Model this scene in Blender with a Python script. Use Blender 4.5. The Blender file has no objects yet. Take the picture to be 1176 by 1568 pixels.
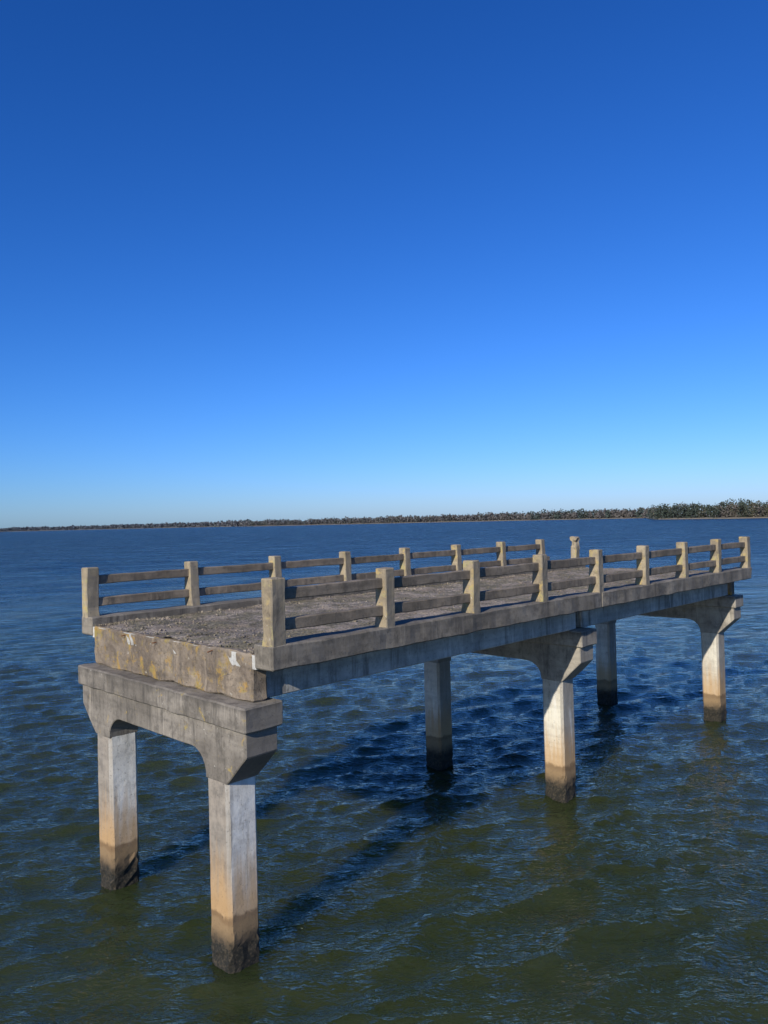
import bpy, bmesh, math, random
import numpy as np
from mathutils import Vector, Matrix, noise
random.seed(7); rng=np.random.default_rng(7)
sc=bpy.context.scene
sc.view_settings.view_transform='Standard'; sc.view_settings.look='None'; sc.view_settings.exposure=0

# ------------------------------------------------------------------ node helper
class NT:
    def __init__(s,name):
        s.m=bpy.data.materials.new(name); s.m.use_nodes=True
        s.t=s.m.node_tree; s.t.nodes.clear()
        s.out=s.t.nodes.new('ShaderNodeOutputMaterial')
        s.b=s.t.nodes.new('ShaderNodeBsdfPrincipled')
        s.t.links.new(s.b.outputs[0],s.out.inputs[0])
        s.tc=s.t.nodes.new('ShaderNodeTexCoord')
    def set(s,inp,v):
        if v is None: return
        if hasattr(v,'node'): s.t.links.new(v,inp)
        else:
            if isinstance(v,tuple) and len(v)==3 and inp.type=='RGBA': v=v+(1,)
            inp.default_value=v
    def mapping(s,src,scale=(1,1,1),rot=(0,0,0),loc=(0,0,0)):
        n=s.t.nodes.new('ShaderNodeMapping'); s.set(n.inputs[0],src)
        n.inputs['Scale'].default_value=scale; n.inputs['Rotation'].default_value=rot; n.inputs['Location'].default_value=loc
        return n.outputs[0]
    def noise(s,vec,scale,detail=4,rough=.55,dist=0):
        n=s.t.nodes.new('ShaderNodeTexNoise'); s.set(n.inputs['Vector'],vec)
        n.inputs['Scale'].default_value=scale; n.inputs['Detail'].default_value=detail
        n.inputs['Roughness'].default_value=rough; n.inputs['Distortion'].default_value=dist
        return n.outputs['Fac']
    def voro(s,vec,scale,feature='F1'):
        n=s.t.nodes.new('ShaderNodeTexVoronoi'); n.feature=feature; s.set(n.inputs['Vector'],vec)
        n.inputs['Scale'].default_value=scale
        return n.outputs['Distance']
    def ramp(s,f,a,b,lo=0,hi=1):
        n=s.t.nodes.new('ShaderNodeMapRange'); n.interpolation_type='SMOOTHSTEP'
        if a>b: a,b,lo,hi=b,a,hi,lo
        s.set(n.inputs[0],f); n.inputs[1].default_value=a; n.inputs[2].default_value=b
        n.inputs[3].default_value=lo; n.inputs[4].default_value=hi
        return n.outputs[0]
    def math(s,op,a,b=None,c=None):
        n=s.t.nodes.new('ShaderNodeMath'); n.operation=op; s.set(n.inputs[0],a)
        if b is not None: s.set(n.inputs[1],b)
        if c is not None: s.set(n.inputs[2],c)
        return n.outputs[0]
    def mix(s,f,a,b,mode='MIX'):
        n=s.t.nodes.new('ShaderNodeMix'); n.data_type='RGBA'; n.blend_type=mode
        s.set(n.inputs[0],f); s.set(n.inputs[6],a); s.set(n.inputs[7],b)
        return n.outputs[2]
    def sep(s,v):
        n=s.t.nodes.new('ShaderNodeSeparateXYZ'); s.set(n.inputs[0],v); return n.outputs
    def bump(s,h,strength=.5,dist=.01,normal=None):
        n=s.t.nodes.new('ShaderNodeBump'); s.set(n.inputs['Height'],h)
        n.inputs['Strength'].default_value=strength; n.inputs['Distance'].default_value=dist
        if normal is not None: s.set(n.inputs['Normal'],normal)
        return n.outputs[0]
    def fin(s,col=None,rough=None,normal=None):
        if col is not None: s.set(s.b.inputs['Base Color'],col)
        if rough is not None: s.set(s.b.inputs['Roughness'],rough)
        if normal is not None: s.set(s.b.inputs['Normal'],normal)
        return s.m

def concrete(name,light,dark,lichen=0.0,streak=.6,frontdark=0.0,sideshade=0.0,tide=False,bumpd=.012,lichcol=(.42,.27,.06),blotch=.6,drip=None):
    k=NT(name); o=k.tc.outputs['Object']; nrm=k.sep(k.tc.outputs['Normal']); p=k.sep(o)
    n1=k.noise(o,.9,6,.6,.3); c=k.mix(k.ramp(n1,.38,.64),dark,light)
    sp=k.noise(o,70,3,.7); c=k.mix(k.ramp(sp,.4,.7,.0,.22),c,tuple(min(.8,x*1.3) for x in light))
    n2=k.noise(o,5,7,.68); c=k.mix(k.ramp(n2,.45,.68,0,blotch),c,tuple(x*.5 for x in dark))
    vert=k.math('SUBTRACT',1,k.math('ABSOLUTE',nrm[2]))
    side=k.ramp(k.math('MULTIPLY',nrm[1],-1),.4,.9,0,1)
    if sideshade>0: c=k.mix(k.math('MULTIPLY',side,sideshade),c,k.mix(k.ramp(n2,.3,.7),(.12,.11,.095),(.25,.225,.19)))  # side faces the sun only grazes are painted darker, shading put into the colour
    # horizontal board-form lines
    hb=k.noise(k.mapping(o,(.15,.15,5.0)),1.6,3,.5)
    c=k.mix(k.math('MULTIPLY',k.ramp(hb,.5,.62,0,.22),vert),c,tuple(x*.6 for x in dark))
    area=k.ramp(k.noise(o,.8,3,.6),.42,.62,.15,1)
    st2=k.noise(k.mapping(o,(3.6,3.6,.35),loc=(3,5,0)),1.9,6,.65,.5)
    c=k.mix(k.math('MULTIPLY',k.math('MULTIPLY',k.ramp(st2,.52,.70,0,.6),vert),area),c,tuple(min(.75,x*1.45) for x in light))
    st=k.noise(k.mapping(o,(3.2,3.2,.32)),1.8,7,.7,.6)
    area2=k.ramp(k.noise(k.mapping(o,(1,1,1),loc=(9,2,4)),.7,3,.6),.38,.58,.2,1)
    c=k.mix(k.math('MULTIPLY',k.math('MULTIPLY',k.ramp(st,.48,.66,0,streak),vert),area2),c,(.060,.053,.045))
    if drip is not None:   # dark run-off falling from the top edge at height drip[0] over length drip[1]
        dn=k.noise(k.mapping(o,(2.6,2.6,.05)),2.2,5,.7)
        zz=k.math('ADD',p[2],k.math('MULTIPLY',dn,-drip[1]*1.6))
        c=k.mix(k.math('MULTIPLY',k.ramp(zz,drip[0]-drip[1]*1.5,drip[0]-drip[1]*.7,0,.8),vert),c,(.055,.048,.040))
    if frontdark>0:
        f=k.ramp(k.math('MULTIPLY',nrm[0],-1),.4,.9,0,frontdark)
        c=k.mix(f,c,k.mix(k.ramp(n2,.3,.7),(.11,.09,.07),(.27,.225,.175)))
    if lichen>0:
        ln=k.noise(o,2.9,10,.75,.5); f=k.ramp(ln,.60-.12*lichen,.70-.1*lichen,0,.9)
        face=k.ramp(k.math('MULTIPLY',nrm[0],-1),.2,.9,.15,1)
        ln3=k.noise(o,6,6,.7); lc=k.mix(k.ramp(ln3,.4,.6),lichcol,(lichcol[0]*.75,lichcol[1]*.95,lichcol[2]*1.1))
        c=k.mix(k.math('MULTIPLY',f,face),c,lc)
        ln2=k.noise(o,9,5,.7); c=k.mix(k.math('MULTIPLY',k.ramp(ln2,.66,.71,0,.7),face),c,(.52,.49,.42))
    if tide:
        wob=k.math('MULTIPLY_ADD',k.noise(o,3.5,5,.65),.30,-.15)
        z=k.math('ADD',p[2],wob)
        zs=k.math('ADD',p[2],k.math('MULTIPLY_ADD',k.noise(k.mapping(o,(8,8,.6)),1.5,5),1.5,-.75))
        c=k.mix(k.ramp(zs,2.1,.9,0,.8),c,(.45,.27,.11))
        c=k.mix(k.ramp(z,.92,.84,0,.7),c,(.11,.065,.03))
        c=k.mix(k.ramp(z,.80,.72,0,.7),c,(.26,.175,.09))
        c=k.mix(k.ramp(z,.68,.42,0,.85),c,(.065,.048,.03))
        bn=k.noise(o,26,5,.75)
        bz=k.math('ADD',p[2],k.math('MULTIPLY_ADD',k.noise(o,9,5,.7),.5,-.25))
        c=k.mix(k.ramp(bz,.52,.34),c,k.mix(k.ramp(bn,.45,.65),(.010,.010,.007),(.062,.048,.030)))
    pit=k.ramp(k.noise(o,28,4,.7),.28,.42)
    c=k.mix(k.math('SUBTRACT',1,k.ramp(pit,0,1,.4,1)),c,(.05,.045,.04))
    h=k.math('ADD',k.math('MULTIPLY',n2,.8),k.math('ADD',k.math('MULTIPLY',sp,.35),k.math('MULTIPLY',pit,.5)))
    return k.fin(c,.92,k.bump(h,.8,bumpd))

M_pil =concrete('white_weathered_concrete',(.66,.61,.50),(.52,.46,.37),0,.4,sideshade=.72,tide=True,blotch=.3)
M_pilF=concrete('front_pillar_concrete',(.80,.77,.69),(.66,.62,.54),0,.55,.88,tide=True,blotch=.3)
M_cap =concrete('cap_concrete',(.25,.22,.18),(.135,.117,.095),.10,.75,sideshade=.5,drip=(4.25,.22))
M_cap2=concrete('inner_cap_concrete',(.40,.36,.29),(.27,.24,.20),.05,.5,sideshade=.5,drip=(4.25,.3))
M_edge=concrete('edge_concrete',(.25,.218,.172),(.13,.112,.088),.1,.85)
M_end =concrete('deck_end_concrete',(.28,.225,.165),(.145,.112,.082),.80,.65,bumpd=.03,lichcol=(.36,.215,.05))
M_post=concrete('post_concrete',(.37,.30,.195),(.24,.19,.125),.9,.45,sideshade=.5,lichcol=(.45,.32,.12))
M_rail=concrete('rail_concrete',(.25,.20,.145),(.13,.105,.075),.15,.55)
M_gird=concrete('girder_concrete',(.56,.54,.49),(.34,.33,.30),0,.7,blotch=.4)

# ------------------------------------------------------------------ geometry helpers
ANG=math.radians(45.2); ORG=Vector((-2.555,12.425,0))
MB=Matrix.Translation(ORG)@Matrix.Rotation(ANG,4,'Z')
def slice_mesh(bm,steps):
    for ax,st in enumerate(steps):
        if not st: continue
        cs=[v.co[ax] for v in bm.verts]; a,b=min(cs),max(cs)
        n=int((b-a)/st); no=Vector((0,0,0)); no[ax]=1
        for i in range(1,n+1):
            co=Vector((0,0,0)); co[ax]=a+(b-a)*i/(n+1)
            bmesh.ops.bisect_plane(bm,geom=bm.verts[:]+bm.edges[:]+bm.faces[:],plane_co=co,plane_no=no)
def wear(bm,amp,sc_=2.5,fine=.4):
    for v in bm.verts:
        d=noise.noise_vector(v.co*sc_)*amp+noise.noise_vector(v.co*sc_*5)*amp*fine
        v.co+=d
def boxbm(b,bev=.018,steps=(.2,.2,.2),amp=.008):
    bm=bmesh.new(); x0,x1,y0,y1,z0,z1=b
    bmesh.ops.create_cube(bm,size=1)
    for v in bm.verts:
        v.co=Vector((x0 if v.co.x<0 else x1,y0 if v.co.y<0 else y1,z0 if v.co.z<0 else z1))
    if bev: bmesh.ops.bevel(bm,geom=bm.edges[:],offset=bev,segments=1,affect='EDGES')
    slice_mesh(bm,steps)
    if amp: wear(bm,amp)
    return bm
def profbm(pts,x0,x1,bev=.02,steps=(.2,.15,.15),amp=.008):
    bm=bmesh.new(); vs=[bm.verts.new((x0,y,z)) for y,z in pts]
    f=bm.faces.new(vs); r=bmesh.ops.extrude_face_region(bm,geom=[f])
    for v in r['geom']:
        if isinstance(v,bmesh.types.BMVert): v.co.x=x1
    bmesh.ops.recalc_face_normals(bm,faces=bm.faces[:])
    if bev:
        ed=[e for e in bm.edges if len(e.link_faces)==2 and e.calc_face_angle(0)>.6]
        bmesh.ops.bevel(bm,geom=ed,offset=bev,segments=1,affect='EDGES')
    slice_mesh(bm,steps)
    if amp: wear(bm,amp)
    return bm
def obj_from(bms,name,mat,parent=None,mw=None,smooth=False):
    me=bpy.data.meshes.new(name); tot=bmesh.new()
    for b in bms:
        t=bpy.data.meshes.new('t'); b.to_mesh(t); b.free(); tot.from_mesh(t); bpy.data.meshes.remove(t)
    bmesh.ops.triangulate(tot,faces=[f for f in tot.faces if len(f.verts)>4])
    tot.to_mesh(me); tot.free()
    for p in me.polygons: p.use_smooth=smooth
    me.materials.append(mat)
    o=bpy.data.objects.new(name,me); sc.collection.objects.link(o)
    if parent is not None: o.parent=parent
    elif mw is not None: o.matrix_world=mw
    return o
def empty(name,mw=Matrix()):
    e=bpy.data.objects.new(name,None); sc.collection.objects.link(e); e.matrix_world=mw; return e

bridge=empty('concrete_bridge',MB)
W=3.98; PS=[0,9.63,19.25]; HP=.29
# ------------------------------------------------------------------ piers
def pillar(s,t):
    bm=bmesh.new(); c=.055; h=HP
    pts=[(-h+c,-h),(h-c,-h),(h,-h+c),(h,h-c),(h-c,h),(-h+c,h),(-h,h-c),(-h,-h+c)]
    vs=[bm.verts.new((s+x,t+y,-2)) for x,y in pts]
    f=bm.faces.new(vs); r=bmesh.ops.extrude_face_region(bm,geom=[f])
    for v in r['geom']:
        if isinstance(v,bmesh.types.BMVert): v.co.z=3.2
    bmesh.ops.recalc_face_normals(bm,faces=bm.faces[:])
    slice_mesh(bm,(.14,.14,.1)); wear(bm,.006)
    for v in bm.verts:
        if v.co.z<.55:
            v.co+=noise.noise_vector(v.co*9)*.04
    return bm
def arc(y0,z0,y1,z1,n=7):
    return [(y0+(y1-y0)*(1-math.cos(i/n*math.pi/2)), z0+(z1-z0)*math.sin(i/n*math.pi/2)) for i in range(n+1)]
for i,s in enumerate(PS):
    m=M_pilF if i==0 else M_pil
    obj_from([pillar(s,0),pillar(s,W)],f'pier_pillars_{i+1}',m,bridge)
    a1=arc(.29,2.97,.73,3.38); a2=[(W-y,z) for y,z in reversed(a1)]
    pts=[(-.84,3.86),(-.84,3.47),(-.29,2.95)]+[(.29,2.95)]+a1[1:]+a2[:-1]+[(W-.29,2.95),(W+.29,2.95),(W+.84,3.47),(W+.84,3.86)]
    low=profbm(pts,s-.30,s+.30,.015)
    up=boxbm((s-.36,s+.36,-.92,W+.92,3.85,4.235),.025,(.15,.12,.12),.016)
    obj_from([low,up],f'pier_cap_{i+1}',M_cap if i==0 else M_cap2,bridge)
# ------------------------------------------------------------------ deck
JT=9.60; S0,S1=-.10,19.36
edges=[];slabs=[];gird=[]
for a,b in ((S0,JT-.012),(JT+.012,S1)):
    edges.append(boxbm((a,b,-1.30,-.81,4.80,5.17),.022,(.15,.16,.1),.018))
    edges.append(boxbm((a,b,W+.81,W+1.30,4.80,5.17),.022,(.3,.2,.13),.012))
    slabs.append(boxbm((a+.03,b,-.83,W+.83,4.77,4.985),0,(.6,.6,0),.004))
    for t in (-.42,1.19,2.79,W+.42):
        gird.append(boxbm((a+.2,b-.05,t-.2,t+.2,4.245,4.79),.02,(.5,0,.2),.006))
obj_from(edges,'edge_beams',M_edge,bridge)
obj_from(slabs+gird,'slab_and_girders',M_gird,bridge)
endw=boxbm((-.085,.22,-.74,W+.74,4.245,5.0),.03,(.12,.08,.08),.035)
endw2=boxbm((S1-.3,S1-.02,-.74,W+.74,4.245,5.0),.03,(.15,.3,.15),.015)
diaf=[boxbm((x-.12,x+.12,-.3,W+.3,4.25,4.80),0,(0,0,0),0) for x in (JT-.3,JT+.3)]
obj_from([endw,endw2]+diaf,'end_walls',M_end,bridge)

# rough surface of deck
k=NT('weathered_deck_surface'); o=k.tc.outputs['Object']
g1=k.noise(o,1.1,6,.6); g2=k.voro(o,26); g3=k.noise(o,35,4,.7)
c=k.mix(k.ramp(g1,.38,.62),(.24,.19,.14),(.38,.315,.25))
c=k.mix(k.ramp(k.noise(o,1.7,9,.78),.46,.55,0,.75),c,(.125,.115,.06))
c=k.mix(k.ramp(k.noise(k.mapping(o,(1,1,1),loc=(5,5,0)),2.4,8,.75),.54,.62,0,.8),c,(.06,.055,.04))
c=k.mix(k.ramp(g3,.4,.7,0,.40),c,(.40,.35,.28)); c=k.mix(k.ramp(g2,.5,.8,0,.5),c,(.07,.055,.04))
M_grav=k.fin(c,.95,k.bump(k.math('ADD',k.math('MULTIPLY',g2,-1),g3),.8,.018)); k.b.inputs['Specular IOR Level'].default_value=.2
bm=bmesh.new(); nx,ny=330,96
vv=[[None]*(ny+1) for _ in range(nx+1)]
for i in range(nx+1):
    for j in range(ny+1):
        x=S0+.06+(S1-S0-.12)*i/nx; y=-.80+(W+1.60)*j/ny
        p=Vector((x,y,0)); e=min(1,(x-S0)/.5)
        z=5.03+.04*noise.noise(p*.9)+.02*noise.noise(p*3.1)+.010*noise.noise(p*9)+.008*noise.noise(p*21)
        z-= .03*(1-e)
        vv[i][j]=bm.verts.new((x,y,z))
for i in range(nx):
    for j in range(ny): bm.faces.new((vv[i][j],vv[i+1][j],vv[i+1][j+1],vv[i][j+1]))
obj_from([bm],'deck_surface',M_grav,bridge)
# rubble
bm=bmesh.new()
for n in range(2000):
    x=random.uniform(S0+.05,S1-.1); y=random.uniform(-.78,W+.78)
    if random.random()<.5: y=random.choice((random.uniform(-.78,-.45),random.uniform(W+.4,W+.78)))
    if random.random()<.25: x=random.uniform(S0+.02,1.5)
    r=random.uniform(.008,.026)*(1.7 if random.random()<.05 else 1)
    mt=Matrix.Translation((x,y,5.03+.04*noise.noise(Vector((x,y,0))*.9)+r*.3))@Matrix.Rotation(random.random()*6,4,'Z')@Matrix.Diagonal((r*random.uniform(.8,1.5),r,r*random.uniform(.5,.9),1))
    q=bmesh.ops.create_icosphere(bm,subdivisions=1,radius=1,matrix=mt)
    for v in q['verts']: v.co+=Vector([random.uniform(-r,r)*.25 for _ in range(3)])
obj_from([bm],'rubble',M_grav,bridge)

# ------------------------------------------------------------------ railings
def post(s,tout,sgn,end=False,broken=False):
    w=.135 if end else .115; d=.27 if not end else .29
    top=6.18
    y0=tout; y1b=tout+sgn*(d+.07 if not end else d); y1t=tout+sgn*d*.93
    bm=bmesh.new()
    co=[]
    for z,y1 in ((5.10,y1b),(5.35,y1b-sgn*.06),(top,y1t)):
        ww=w
        co.append([bm.verts.new((s+dx*ww,y,z)) for dx,y in ((-1,y0),(1,y0),(1,y1),(-1,y1))])
    for a,b in zip(co,co[1:]):
        for i in range(4): bm.faces.new((a[i],a[(i+1)%4],b[(i+1)%4],b[i]))
    bm.faces.new(co[-1]); bm.faces.new(list(reversed(co[0])))
    bmesh.ops.recalc_face_normals(bm,faces=bm.faces[:])
    ed=[e for e in bm.edges if e.calc_face_angle(0)>.6]
    bmesh.ops.bevel(bm,geom=ed,offset=.018,segments=1,affect='EDGES')
    slice_mesh(bm,(.1,.12,.1)); wear(bm,.012,3)
    if broken:
        cx=Vector((s,(y0+y1t)/2,0))
        for v in bm.verts:
            if v.co.z>5.75:
                f=.62+.38*abs(math.sin(v.co.z*9)); 
                v.co.x=cx.x+(v.co.x-cx.x)*f; v.co.y=cx.y+(v.co.y-cx.y)*f
                v.co+=noise.noise_vector(v.co*7)*.07
    return bm
for side in (0,1):
    rail=empty('bridge_railing',MB)
    to=-1.285 if side==0 else W+1.285; sg=1 if side==0 else -1
    ps=[S0+.145+ i*2.395 for i in range(9)]
    posts=[post(s,to,sg,end=(i in (0,8)),broken=(side==1 and i==8)) for i,s in enumerate(ps)]
    obj_from(posts,'posts',M_post,rail)
    rs=[]
    for i in range(8):
        if side==1 and i==7: continue
        y0,y1=sorted((to+sg*.075,to+sg*.205))
        for z0,z1 in ((5.83,6.01),(5.37,5.55)):
            dz=random.uniform(-.01,.01)
            rs.append(boxbm((ps[i]+.05,ps[i+1]-.05,y0,y1,z0+dz,z1+dz),.015,(.15,0,.09),.012))
    if side==1:
        rs.append(boxbm((ps[7],ps[7]+.5,W+1.08,W+1.21,5.38,5.55),.02,(.1,.1,.1),.03))
    obj_from(rs,'rails',M_rail,rail)

k=NT('rust'); M_rust=k.fin(k.mix(k.noise(k.tc.outputs['Object'],30),(.10,.04,.02),(.25,.11,.05)),.9)
bm=bmesh.new()
for t in (.35,2.2,3.4):
    L=random.uniform(.03,.08)
    mt=Matrix.Translation((-.1-L/2+.04,t,4.93+random.uniform(-.04,.02)))@Matrix.Rotation(math.pi/2+random.uniform(-.2,.2),4,'Y')
    bmesh.ops.create_cone(bm,cap_ends=True,segments=8,radius1=.011,radius2=.011,depth=L+.1,matrix=mt)
obj_from([bm],'rebar',M_rust,bridge)

# ------------------------------------------------------------------ water
def axis(lo,hi,d,maxd):
    a=list(np.arange(lo,hi,d)); x=a[-1]; s=d
    g=lambda s: 1.012 if s<.6 else 1.04
    up=[]
    while x<maxd: s*=g(s); x+=s; up.append(x)
    x=a[0]; s=d; dn=[]
    while x>-maxd: s*=g(s); x-=s; dn.append(x)
    return np.array(list(reversed(dn))+a+up)
xs=axis(-9,14,.065,7000); ys=axis(7,22,.065,7000)
ys=ys[ys>-300]
X,Y=np.meshgrid(xs,ys,indexing='ij')
sp=np.maximum(np.gradient(xs)[:,None],np.gradient(ys)[None,:])
Z=np.zeros_like(X); DX=np.zeros_like(X); DY=np.zeros_like(X)
N=110
for i in range(N):
    lam=.20*(11)**(rng.random()); kk=2*math.pi/lam
    th=math.radians(118)+rng.normal(0,.45)
    sl=.215*math.sqrt(2/N); a=sl/kk
    if lam>1.3: a*=.6
    w=np.clip((lam/sp-2.3)/2.,0,1)
    ph=kk*(math.cos(th)*X+math.sin(th)*Y)+rng.random()*6.28
    Z+=a*w*np.cos(ph); q=-a*w*np.sin(ph)*1.35
    DX+=math.cos(th)*q; DY+=math.sin(th)*q
# longer chop that the outer, coarser part of the sheet can carry
for i in range(24):
    lam=3.0*(7)**(rng.random()); kk=2*math.pi/lam
    th=math.radians(118)+rng.normal(0,.45); a=.030*math.sqrt(2/24)*2/kk
    w=np.clip((lam/sp-2.3)/2.,0,1)*np.clip((np.hypot(X,Y-14)-25)/50,0.12,1)
    Z+=a*w*np.cos(kk*(math.cos(th)*X+math.sin(th)*Y)+rng.random()*6.28)
co=np.stack([X+DX,Y+DY,Z],-1).reshape(-1,3)
nx,ny=X.shape
idx=np.arange(nx*ny).reshape(nx,ny)
q=np.stack([idx[:-1,:-1],idx[1:,:-1],idx[1:,1:],idx[:-1,1:]],-1).reshape(-1,4)
me=bpy.data.meshes.new('water'); me.vertices.add(len(co)); me.vertices.foreach_set('co',co.ravel())
me.loops.add(q.size); me.loops.foreach_set('vertex_index',q.ravel().astype(np.int32))
me.polygons.add(len(q)); me.polygons.foreach_set('loop_start',np.arange(0,q.size,4,dtype=np.int32))
me.polygons.foreach_set('loop_total',np.full(len(q),4,dtype=np.int32))
me.polygons.foreach_set('use_smooth',np.ones(len(q),dtype=bool)); me.update(); me.validate()
water=bpy.data.objects.new('water',me); sc.collection.objects.link(water)
k=NT('river_water'); o=k.tc.outputs['Object']
r=math.radians(-28)
m1=k.mapping(o,(.75,1.6,1),(0,0,r))
# distance from the bridge: the fine wave spectrum becomes unresolved roughness out on the open river
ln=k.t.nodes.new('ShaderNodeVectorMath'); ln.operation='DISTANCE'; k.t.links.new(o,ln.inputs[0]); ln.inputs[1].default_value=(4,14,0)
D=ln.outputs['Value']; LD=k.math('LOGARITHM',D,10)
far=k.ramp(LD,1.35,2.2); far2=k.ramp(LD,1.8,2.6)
h1=k.noise(m1,.8,3,.5,.3); h2=k.noise(m1,3.6,3,.6,.4); h3=k.noise(m1,11,2,.5)
hF=k.math('MULTIPLY',k.noise(k.mapping(o,(.6,1.5,1),(0,0,r)),.16,5,.75,.3),far)
hG=k.math('MULTIPLY',k.noise(k.mapping(o,(.6,1.2,1),(0,0,r)),.035,6,.8,.2),far2)
b0=k.bump(hF,1,3.8); b0=k.bump(hG,1,24,b0)
b1=k.bump(h1,1,.10,b0); b2=k.bump(h2,1,.09,b1); b3=k.bump(h3,1,.028,b2)
pat=k.noise(k.mapping(o,(.05,.16,1)),1,7,.75)
c=k.mix(k.ramp(pat,.35,.65),(.029,.040,.014),(.037,.048,.018))
c=k.mix(far,c,k.mix(k.ramp(pat,.4,.6),(.012,.042,.078),(.028,.072,.120)))  # far water's sky reflection and ripple contrast painted into the body colour as blue
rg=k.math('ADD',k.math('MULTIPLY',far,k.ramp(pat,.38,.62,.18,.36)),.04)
k.b.inputs['IOR'].default_value=1.34
k.b.subsurface_method='BURLEY'
k.b.inputs['Subsurface Weight'].default_value=1.0; k.b.inputs['Subsurface Radius'].default_value=(.7,1,.7); k.b.inputs['Subsurface Scale'].default_value=1.5
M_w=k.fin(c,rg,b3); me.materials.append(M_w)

# ------------------------------------------------------------------ far shore
k=NT('shore_ground'); o=k.tc.outputs['Object']
M_shore=k.fin(k.mix(k.noise(o,.05,4),(.30,.25,.18),(.15,.12,.08)),.95)
k=NT('tree_foliage'); at=k.t.nodes.new('ShaderNodeVertexColor'); at.layer_name='Col'
M_tree=k.fin(at.outputs[0],.95); k.b.inputs['Specular IOR Level'].default_value=.1
SH=[(-.75,4600),(-.40,3800),(-.22,3000),(-.17,2300),(0,1950),(.2,1600),(.34,1350),(.352,950),(.45,800),(.62,700),(.8,660)]
def shore(u):
    for (a,da),(b,db) in zip(SH,SH[1:]):
        if a<=u<=b: return da+(db-da)*(u-a)/(b-a)
    return SH[-1][1]
bm=bmesh.new(); prev=None
us=np.linspace(-.75,.8,260)
for u in us:
    d=shore(u)*(1+.004*noise.noise(Vector((u*60,0,0)))); row=[]
    for dd,z in ((0,-.5),(3,.5),(12,1.2),(60,2.2),(500,3),(1500,3)):
        row.append(bm.verts.new((u*(d+dd),d+dd,z)))
    if prev:
        for a in range(len(row)-1): bm.faces.new((prev[a],row[a],row[a+1],prev[a+1]))
    prev=row
obj_from([bm],'far_shore_ground',M_shore)
V=[];C=[]
def tree(x,y,z,h,kind,ls):
    w=h*random.uniform(.28,.42); n=int(110 if y<1150 else 55)
    if kind=='pine': base=np.array([.045,.055,.028])
    elif kind=='bare': base=np.array([.115,.094,.070])
    else: base=np.array([.082,.075,.040])
    base=base*random.uniform(.75,1.25)
    haze=min(1,y/3800)
    base=base*(1-haze*.65)+np.array([.060,.080,.115])*haze  # aerial haze painted into the tree colour, bluer with distance
    cl=[(random.uniform(-.6,.6)*w,random.uniform(-.6,.6)*w,h*random.uniform(.35,.9)) for _ in range(6)]
    tw=.35; c3=base*.7
    V.extend([(x-tw,y,z),(x+tw,y,z),(x+tw*.4,y,z+h*.8),(x-tw*.4,y,z+h*.8)]); C.append(c3)
    V.extend([(x,y-tw,z),(x,y+tw,z),(x,y+tw*.4,z+h*.8),(x,y-tw*.4,z+h*.8)]); C.append(c3)
    for i in range(n):
        c=random.choice(cl); s=w*.42
        px=x+c[0]+random.gauss(0,s*.6); py=y+c[1]+random.gauss(0,s*.6); pz=z+min(h*1.03,max(h*.12,c[2]+random.gauss(0,s*.6)))
        if i<n*.4: pz=z+random.uniform(-.02,.5)*h; px=x+random.uniform(-w,w)
        a=Vector((random.gauss(0,1),random.gauss(0,1),random.gauss(0,1))).normalized()
        b=a.cross(Vector((random.gauss(0,1),random.gauss(0,1),random.gauss(0,1)))).normalized()
        L=ls*random.uniform(.5,1.2); a=a*L; b=b*L*.7; p=Vector((px,py,pz))
        V.extend([tuple(p-a-b*.3),tuple(p+a*.2-b),tuple(p+a+b*.2),tuple(p-a*.1+b)])
        C.append(base*random.uniform(.7,1.3))
u=-.70
while u<.75:
    d=shore(u); sp_=(4.5 if d<1200 else 5.5 if d<2300 else 9)
    for row in range(4):
        if random.random()<.1: continue
        uu=u+random.uniform(-.5,.5)*sp_/d; dd=d+14+row*12+random.uniform(-5,5)
        g=noise.noise(Vector((uu*9,row*.2,3)))
        if .14<uu<.345: kind='pine' if random.random()<.35+g else 'bare'
        elif uu>=.345: kind='pine' if random.random()<.5+g else random.choice(('bare','olive'))
        else: kind='bare' if random.random()<.7 else 'olive'
        h=(13.6+3.5*noise.noise(Vector((uu*25,0,0)))+2.5*noise.noise(Vector((uu*110,0,5)))+random.uniform(-2,2)+row*1.2)
        if d>2300: h*=1.15
        if kind=='pine': h*=1.1
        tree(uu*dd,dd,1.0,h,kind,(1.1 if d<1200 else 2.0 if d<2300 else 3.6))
    u+=sp_/d
V=np.array(V,dtype=np.float32); nf=len(C); C=np.array(C)
me=bpy.data.meshes.new('distant_tree_line'); me.vertices.add(len(V)); me.vertices.foreach_set('co',V.ravel())
me.loops.add(nf*4); me.loops.foreach_set('vertex_index',np.arange(nf*4,dtype=np.int32))
me.polygons.add(nf); me.polygons.foreach_set('loop_start',np.arange(0,nf*4,4,dtype=np.int32)); me.polygons.foreach_set('loop_total',np.full(nf,4,dtype=np.int32))
me.update(); ca=me.color_attributes.new('Col','FLOAT_COLOR','POINT')
cc=np.ones((nf*4,4),dtype=np.float32); cc[:,:3]=np.repeat(C,4,0); ca.data.foreach_set('color',cc.ravel())
me.materials.append(M_tree); tl=bpy.data.objects.new('distant_tree_line',me); sc.collection.objects.link(tl)
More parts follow.
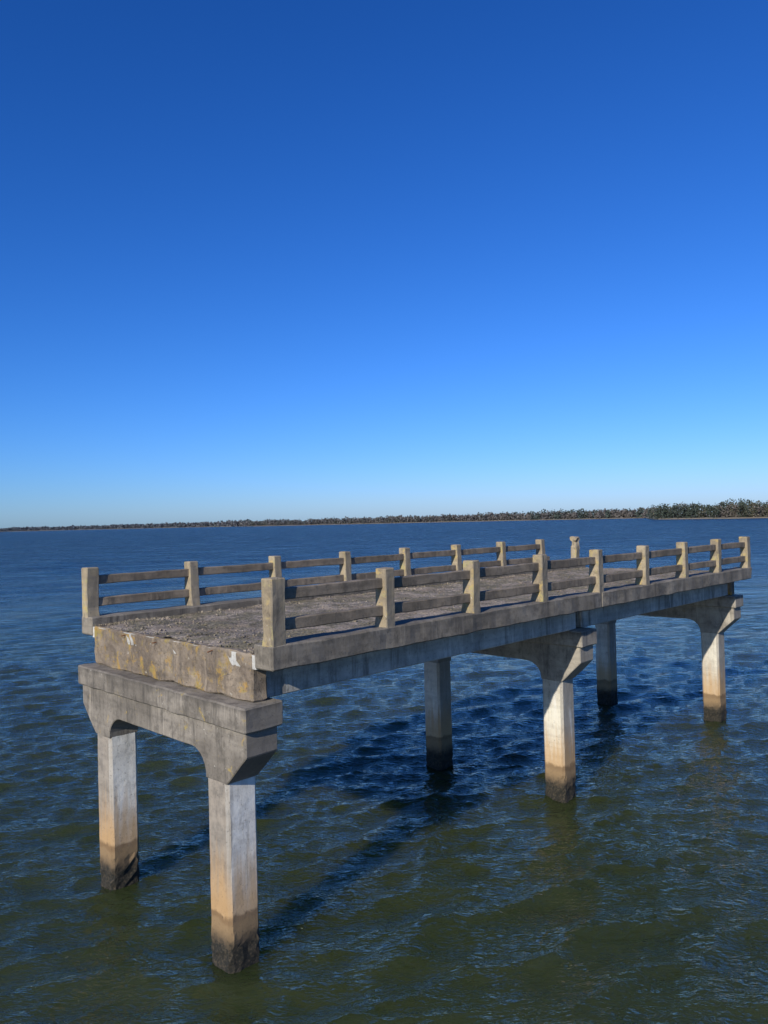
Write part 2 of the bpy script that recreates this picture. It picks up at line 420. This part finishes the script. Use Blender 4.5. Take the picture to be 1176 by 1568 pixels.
# a small house among the trees
def plain(name,col,r=.8):
    k=NT(name); return k.fin(k.mix(k.noise(k.tc.outputs['Object'],3),col,tuple(c*.85 for c in col)),r)
M_hw=plain('house_siding',(.26,.24,.21)); M_hr=plain('roof_shingle',(.10,.08,.07)); M_gl=plain('window_glass',(.03,.04,.05),.1)
for u_,dd,w,h in ((.483,20,8,3.6),):
    d=shore(u_)+dd; e=empty('house',Matrix.Translation((u_*d,d,1.3))@Matrix.Rotation(random.uniform(-.3,.3),4,'Z'))
    obj_from([boxbm((-w/2,w/2,-4,4,0,h),0,(0,0,0),0)],'walls',M_hw,e)
    obj_from([profbm([(-4.6,h),(4.6,h),(0,h+2.4)],-w/2-.5,w/2+.5,0,(0,0,0),0)],'roof',M_hr,e)
    obj_from([boxbm((x-.6,x+.6,-4.05,-3.9,1.2,2.8),0,(0,0,0),0) for x in (-w*.35,-w*.12,w*.34)],'windows',M_gl,e)
    obj_from([boxbm((w*.1-.5,w*.1+.5,-4.06,-3.9,0,2.1),0,(0,0,0),0)],'door',M_hr,e)

# ------------------------------------------------------------------ light, sky
ls,lt=1.95,.55
sd=Vector((math.cos(ANG),math.sin(ANG),0))*ls+Vector((-math.sin(ANG),math.cos(ANG),0))*lt+Vector((0,0,-1))
sun=bpy.data.lights.new('sun','SUN'); sun.energy=5.0; sun.angle=math.radians(.53); sun.color=(1,.94,.83)
so=bpy.data.objects.new('sun',sun); sc.collection.objects.link(so)
so.rotation_euler=sd.to_track_quat('-Z','Y').to_euler(); so.location=(-40,-60,50)
w=bpy.data.worlds.new('World'); sc.world=w; w.use_nodes=True; t=w.node_tree; t.nodes.clear()
ow=t.nodes.new('ShaderNodeOutputWorld'); bg=t.nodes.new('ShaderNodeBackground'); sk=t.nodes.new('ShaderNodeTexSky')
sk.sky_type='NISHITA'; sk.sun_disc=False
sk.sun_elevation=math.atan2(1,math.hypot(ls,lt)); sk.sun_rotation=math.atan2(-sd.x,-sd.y)%(2*math.pi)
sk.air_density=1.0; sk.dust_density=.3; sk.ozone_density=2.5; sk.altitude=0
bg.inputs[1].default_value=.10
# colour response of a saturated phone picture: one power curve per channel
sepc=t.nodes.new('ShaderNodeSeparateColor'); comb=t.nodes.new('ShaderNodeCombineColor'); t.links.new(sk.outputs[0],sepc.inputs[0])
for i,(ref,gam,out) in enumerate(((7.5,1.6,3.6),(7.5,1.2,5.6),(5.4,1.1,7.6))):
    a=t.nodes.new('ShaderNodeMath'); a.operation='DIVIDE'; a.inputs[1].default_value=ref; t.links.new(sepc.outputs[i],a.inputs[0])
    m=t.nodes.new('ShaderNodeMath'); m.operation='MINIMUM'; m.inputs[1].default_value=1.5; t.links.new(a.outputs[0],m.inputs[0])
    b=t.nodes.new('ShaderNodeMath'); b.operation='POWER'; b.inputs[1].default_value=gam; t.links.new(m.outputs[0],b.inputs[0])
    c=t.nodes.new('ShaderNodeMath'); c.operation='MULTIPLY'; c.inputs[1].default_value=out; t.links.new(b.outputs[0],c.inputs[0])
    t.links.new(c.outputs[0],comb.inputs[i])
t.links.new(comb.outputs[0],bg.inputs[0]); t.links.new(bg.outputs[0],ow.inputs[0])

# ------------------------------------------------------------------ camera
cam=bpy.data.cameras.new('camera'); cam.sensor_fit='VERTICAL'; cam.sensor_height=24; cam.lens=24*1178/1568
cam.clip_end=20000; cam.clip_start=.1
cobj=bpy.data.objects.new('camera',cam); sc.collection.objects.link(cobj); sc.camera=cobj
cobj.matrix_world=Matrix.Translation((0,0,7))@Matrix.Rotation(math.radians(90+.65),4,'X')@Matrix.Rotation(math.radians(-1.45),4,'Z')
